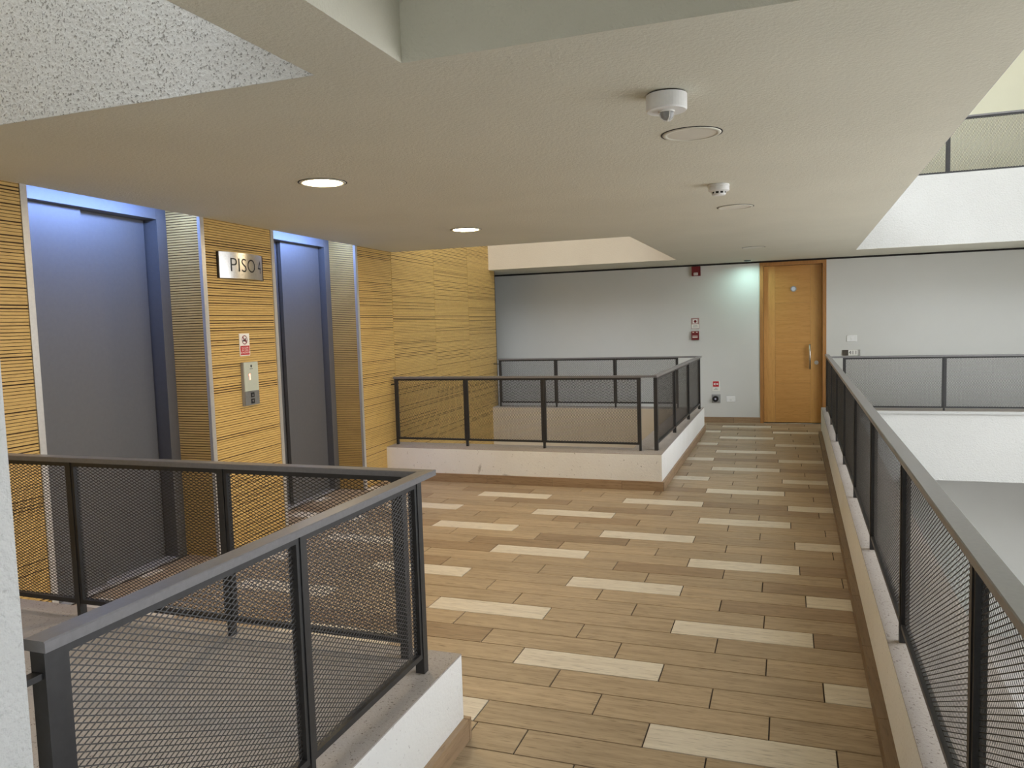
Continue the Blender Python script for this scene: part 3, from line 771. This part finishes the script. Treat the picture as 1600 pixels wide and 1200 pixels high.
obj('caption_field', rect(-1.426, -1.315, 1.498, 1.564, Y3-0.006), M_SIGNW, s1)
cap = MB().box(-1.405, -1.335, Y3-0.0076, Y3-0.0068, 1.536, 1.545).box(-1.412, -1.328, Y3-0.0076, Y3-0.0068, 1.516, 1.525)
obj('caption_print', cap, M_GREYP, s1)
pl_ = thing('alarm_pull_station', (-1.37, Y3, 1.315), 'dark red manual fire alarm box under the small alarm sign', 'alarm')
obj('station_body', plate(MB(), -1.430, -1.312, 1.316, 1.455, Y3, 0.04), M_RED, pl_)
obj('pull_handle', MB().bbox(-1.412, -1.330, Y3-0.052, Y3-0.038, 1.350, 1.388, 0.004), M_SIGNP, pl_)
for x0, x1, y_, z0, z1 in ((-1.410, -1.332, Y3-0.053, 1.352, 1.362), (-1.412, -1.384, Y3-0.0412, 1.430, 1.442), (-1.356, -1.330, Y3-0.0412, 1.430, 1.442)):
    obj('white_print', MB().box(x0, x1, y_, y_+0.0014, z0, z1), M_SIGNW, pl_)
s2 = thing('outlet_sign', (-1.06, Y3, 0.50), 'small red sign with white left arrow above the round black outlet', 'sign')
obj('sign_plate', plate(MB(), -1.122, -1.000, 0.503, 0.664, Y3, 0.006), M_SIGNW, s2)
obj('red_field', rect(-1.106, -1.016, 0.570, 0.656, Y3-0.006), M_SIGNRED, s2)
ar = MB(); ar.add([(x, Y3-0.0076, z) for x, z in ((-1.100, 0.613), (-1.072, 0.590), (-1.072, 0.602), (-1.026, 0.602), (-1.026, 0.624), (-1.072, 0.624), (-1.072, 0.636))], [(0, 1, 2, 3, 4, 5, 6)])
obj('white_arrow', ar, M_SIGNW, s2)
obj('arrow_mark', MB().box(-1.072, -1.052, Y3-0.0084, Y3-0.0078, 0.607, 0.619), M_SIGNRED, s2)
obj('caption_print', MB().box(-1.078, -1.040, Y3-0.0076, Y3-0.0068, 0.544, 0.552).box(-1.092, -1.034, Y3-0.0076, Y3-0.0068, 0.522, 0.529), M_GREYP, s2)
ol = thing('round_outlet', (-1.06, Y3, 0.314), 'round black outlet on a grey square plate near the skirting', 'outlet')
obj('grey_plate', plate(MB(), -1.128, -0.992, 0.314, 0.450, Y3, 0.008), M_GREYP, ol)
obj('outlet_knob', MB().disc_y(-1.066, Y3-0.008, 0.382, 0.046, 0.05), M_BLACK, ol)
obj('outlet_centre', MB().disc_y(-1.066, Y3-0.058, 0.382, 0.014, 0.004), paint('outlet_centre_lilac', (0.55, 0.55, 0.68), (0.5, 0.5, 0.62), 0.3), ol)
def switch(x0, x1, z0, z1, name, label, cat):
    o = thing(name, ((x0+x1)/2, Y3, z0), label, cat)
    obj('plate', plate(MB(), x0, x1, z0, z1, Y3, 0.010), M_WHITEP, o)
    xm, zm_ = (x0+x1)/2, (z0+z1)/2
    obj('button', MB().bbox(xm-0.018, xm+0.018, Y3-0.015, Y3-0.009, zm_-0.018, zm_+0.018, 0.003), M_WHITEP, o)
switch(-0.903, -0.768, 0.331, 0.417, 'wall_socket', 'white socket plate low on the wall left of the wooden door', 'socket')
switch(0.834, 0.978, 1.243, 1.337, 'doorbell', 'white doorbell plate on the wall right of the wooden door', 'doorbell')
nb = thing('number_plate', (0.876, Y3, 1.025), 'steel room number plate reading 411 below the doorbell', 'sign')
obj('number_backing', plate(MB(), 0.775, 1.025, 1.035, 1.122, Y3, 0.012), M_STEEL, nb)
obj('brown_square', rect(0.776, 0.858, 1.037, 1.120, Y3-0.012), M_BROWNP, nb)
obj('white_field', rect(0.859, 0.985, 1.037, 1.120, Y3-0.012), M_SIGNW, nb)
for ch, xd in (('4', 0.882), ('1', 0.922), ('1', 0.962)):
    obj('digit', text_mb(ch, 0.078, lambda u, w: (xd+u, Y3-0.0136, 1.078+w)), M_INK, nb)
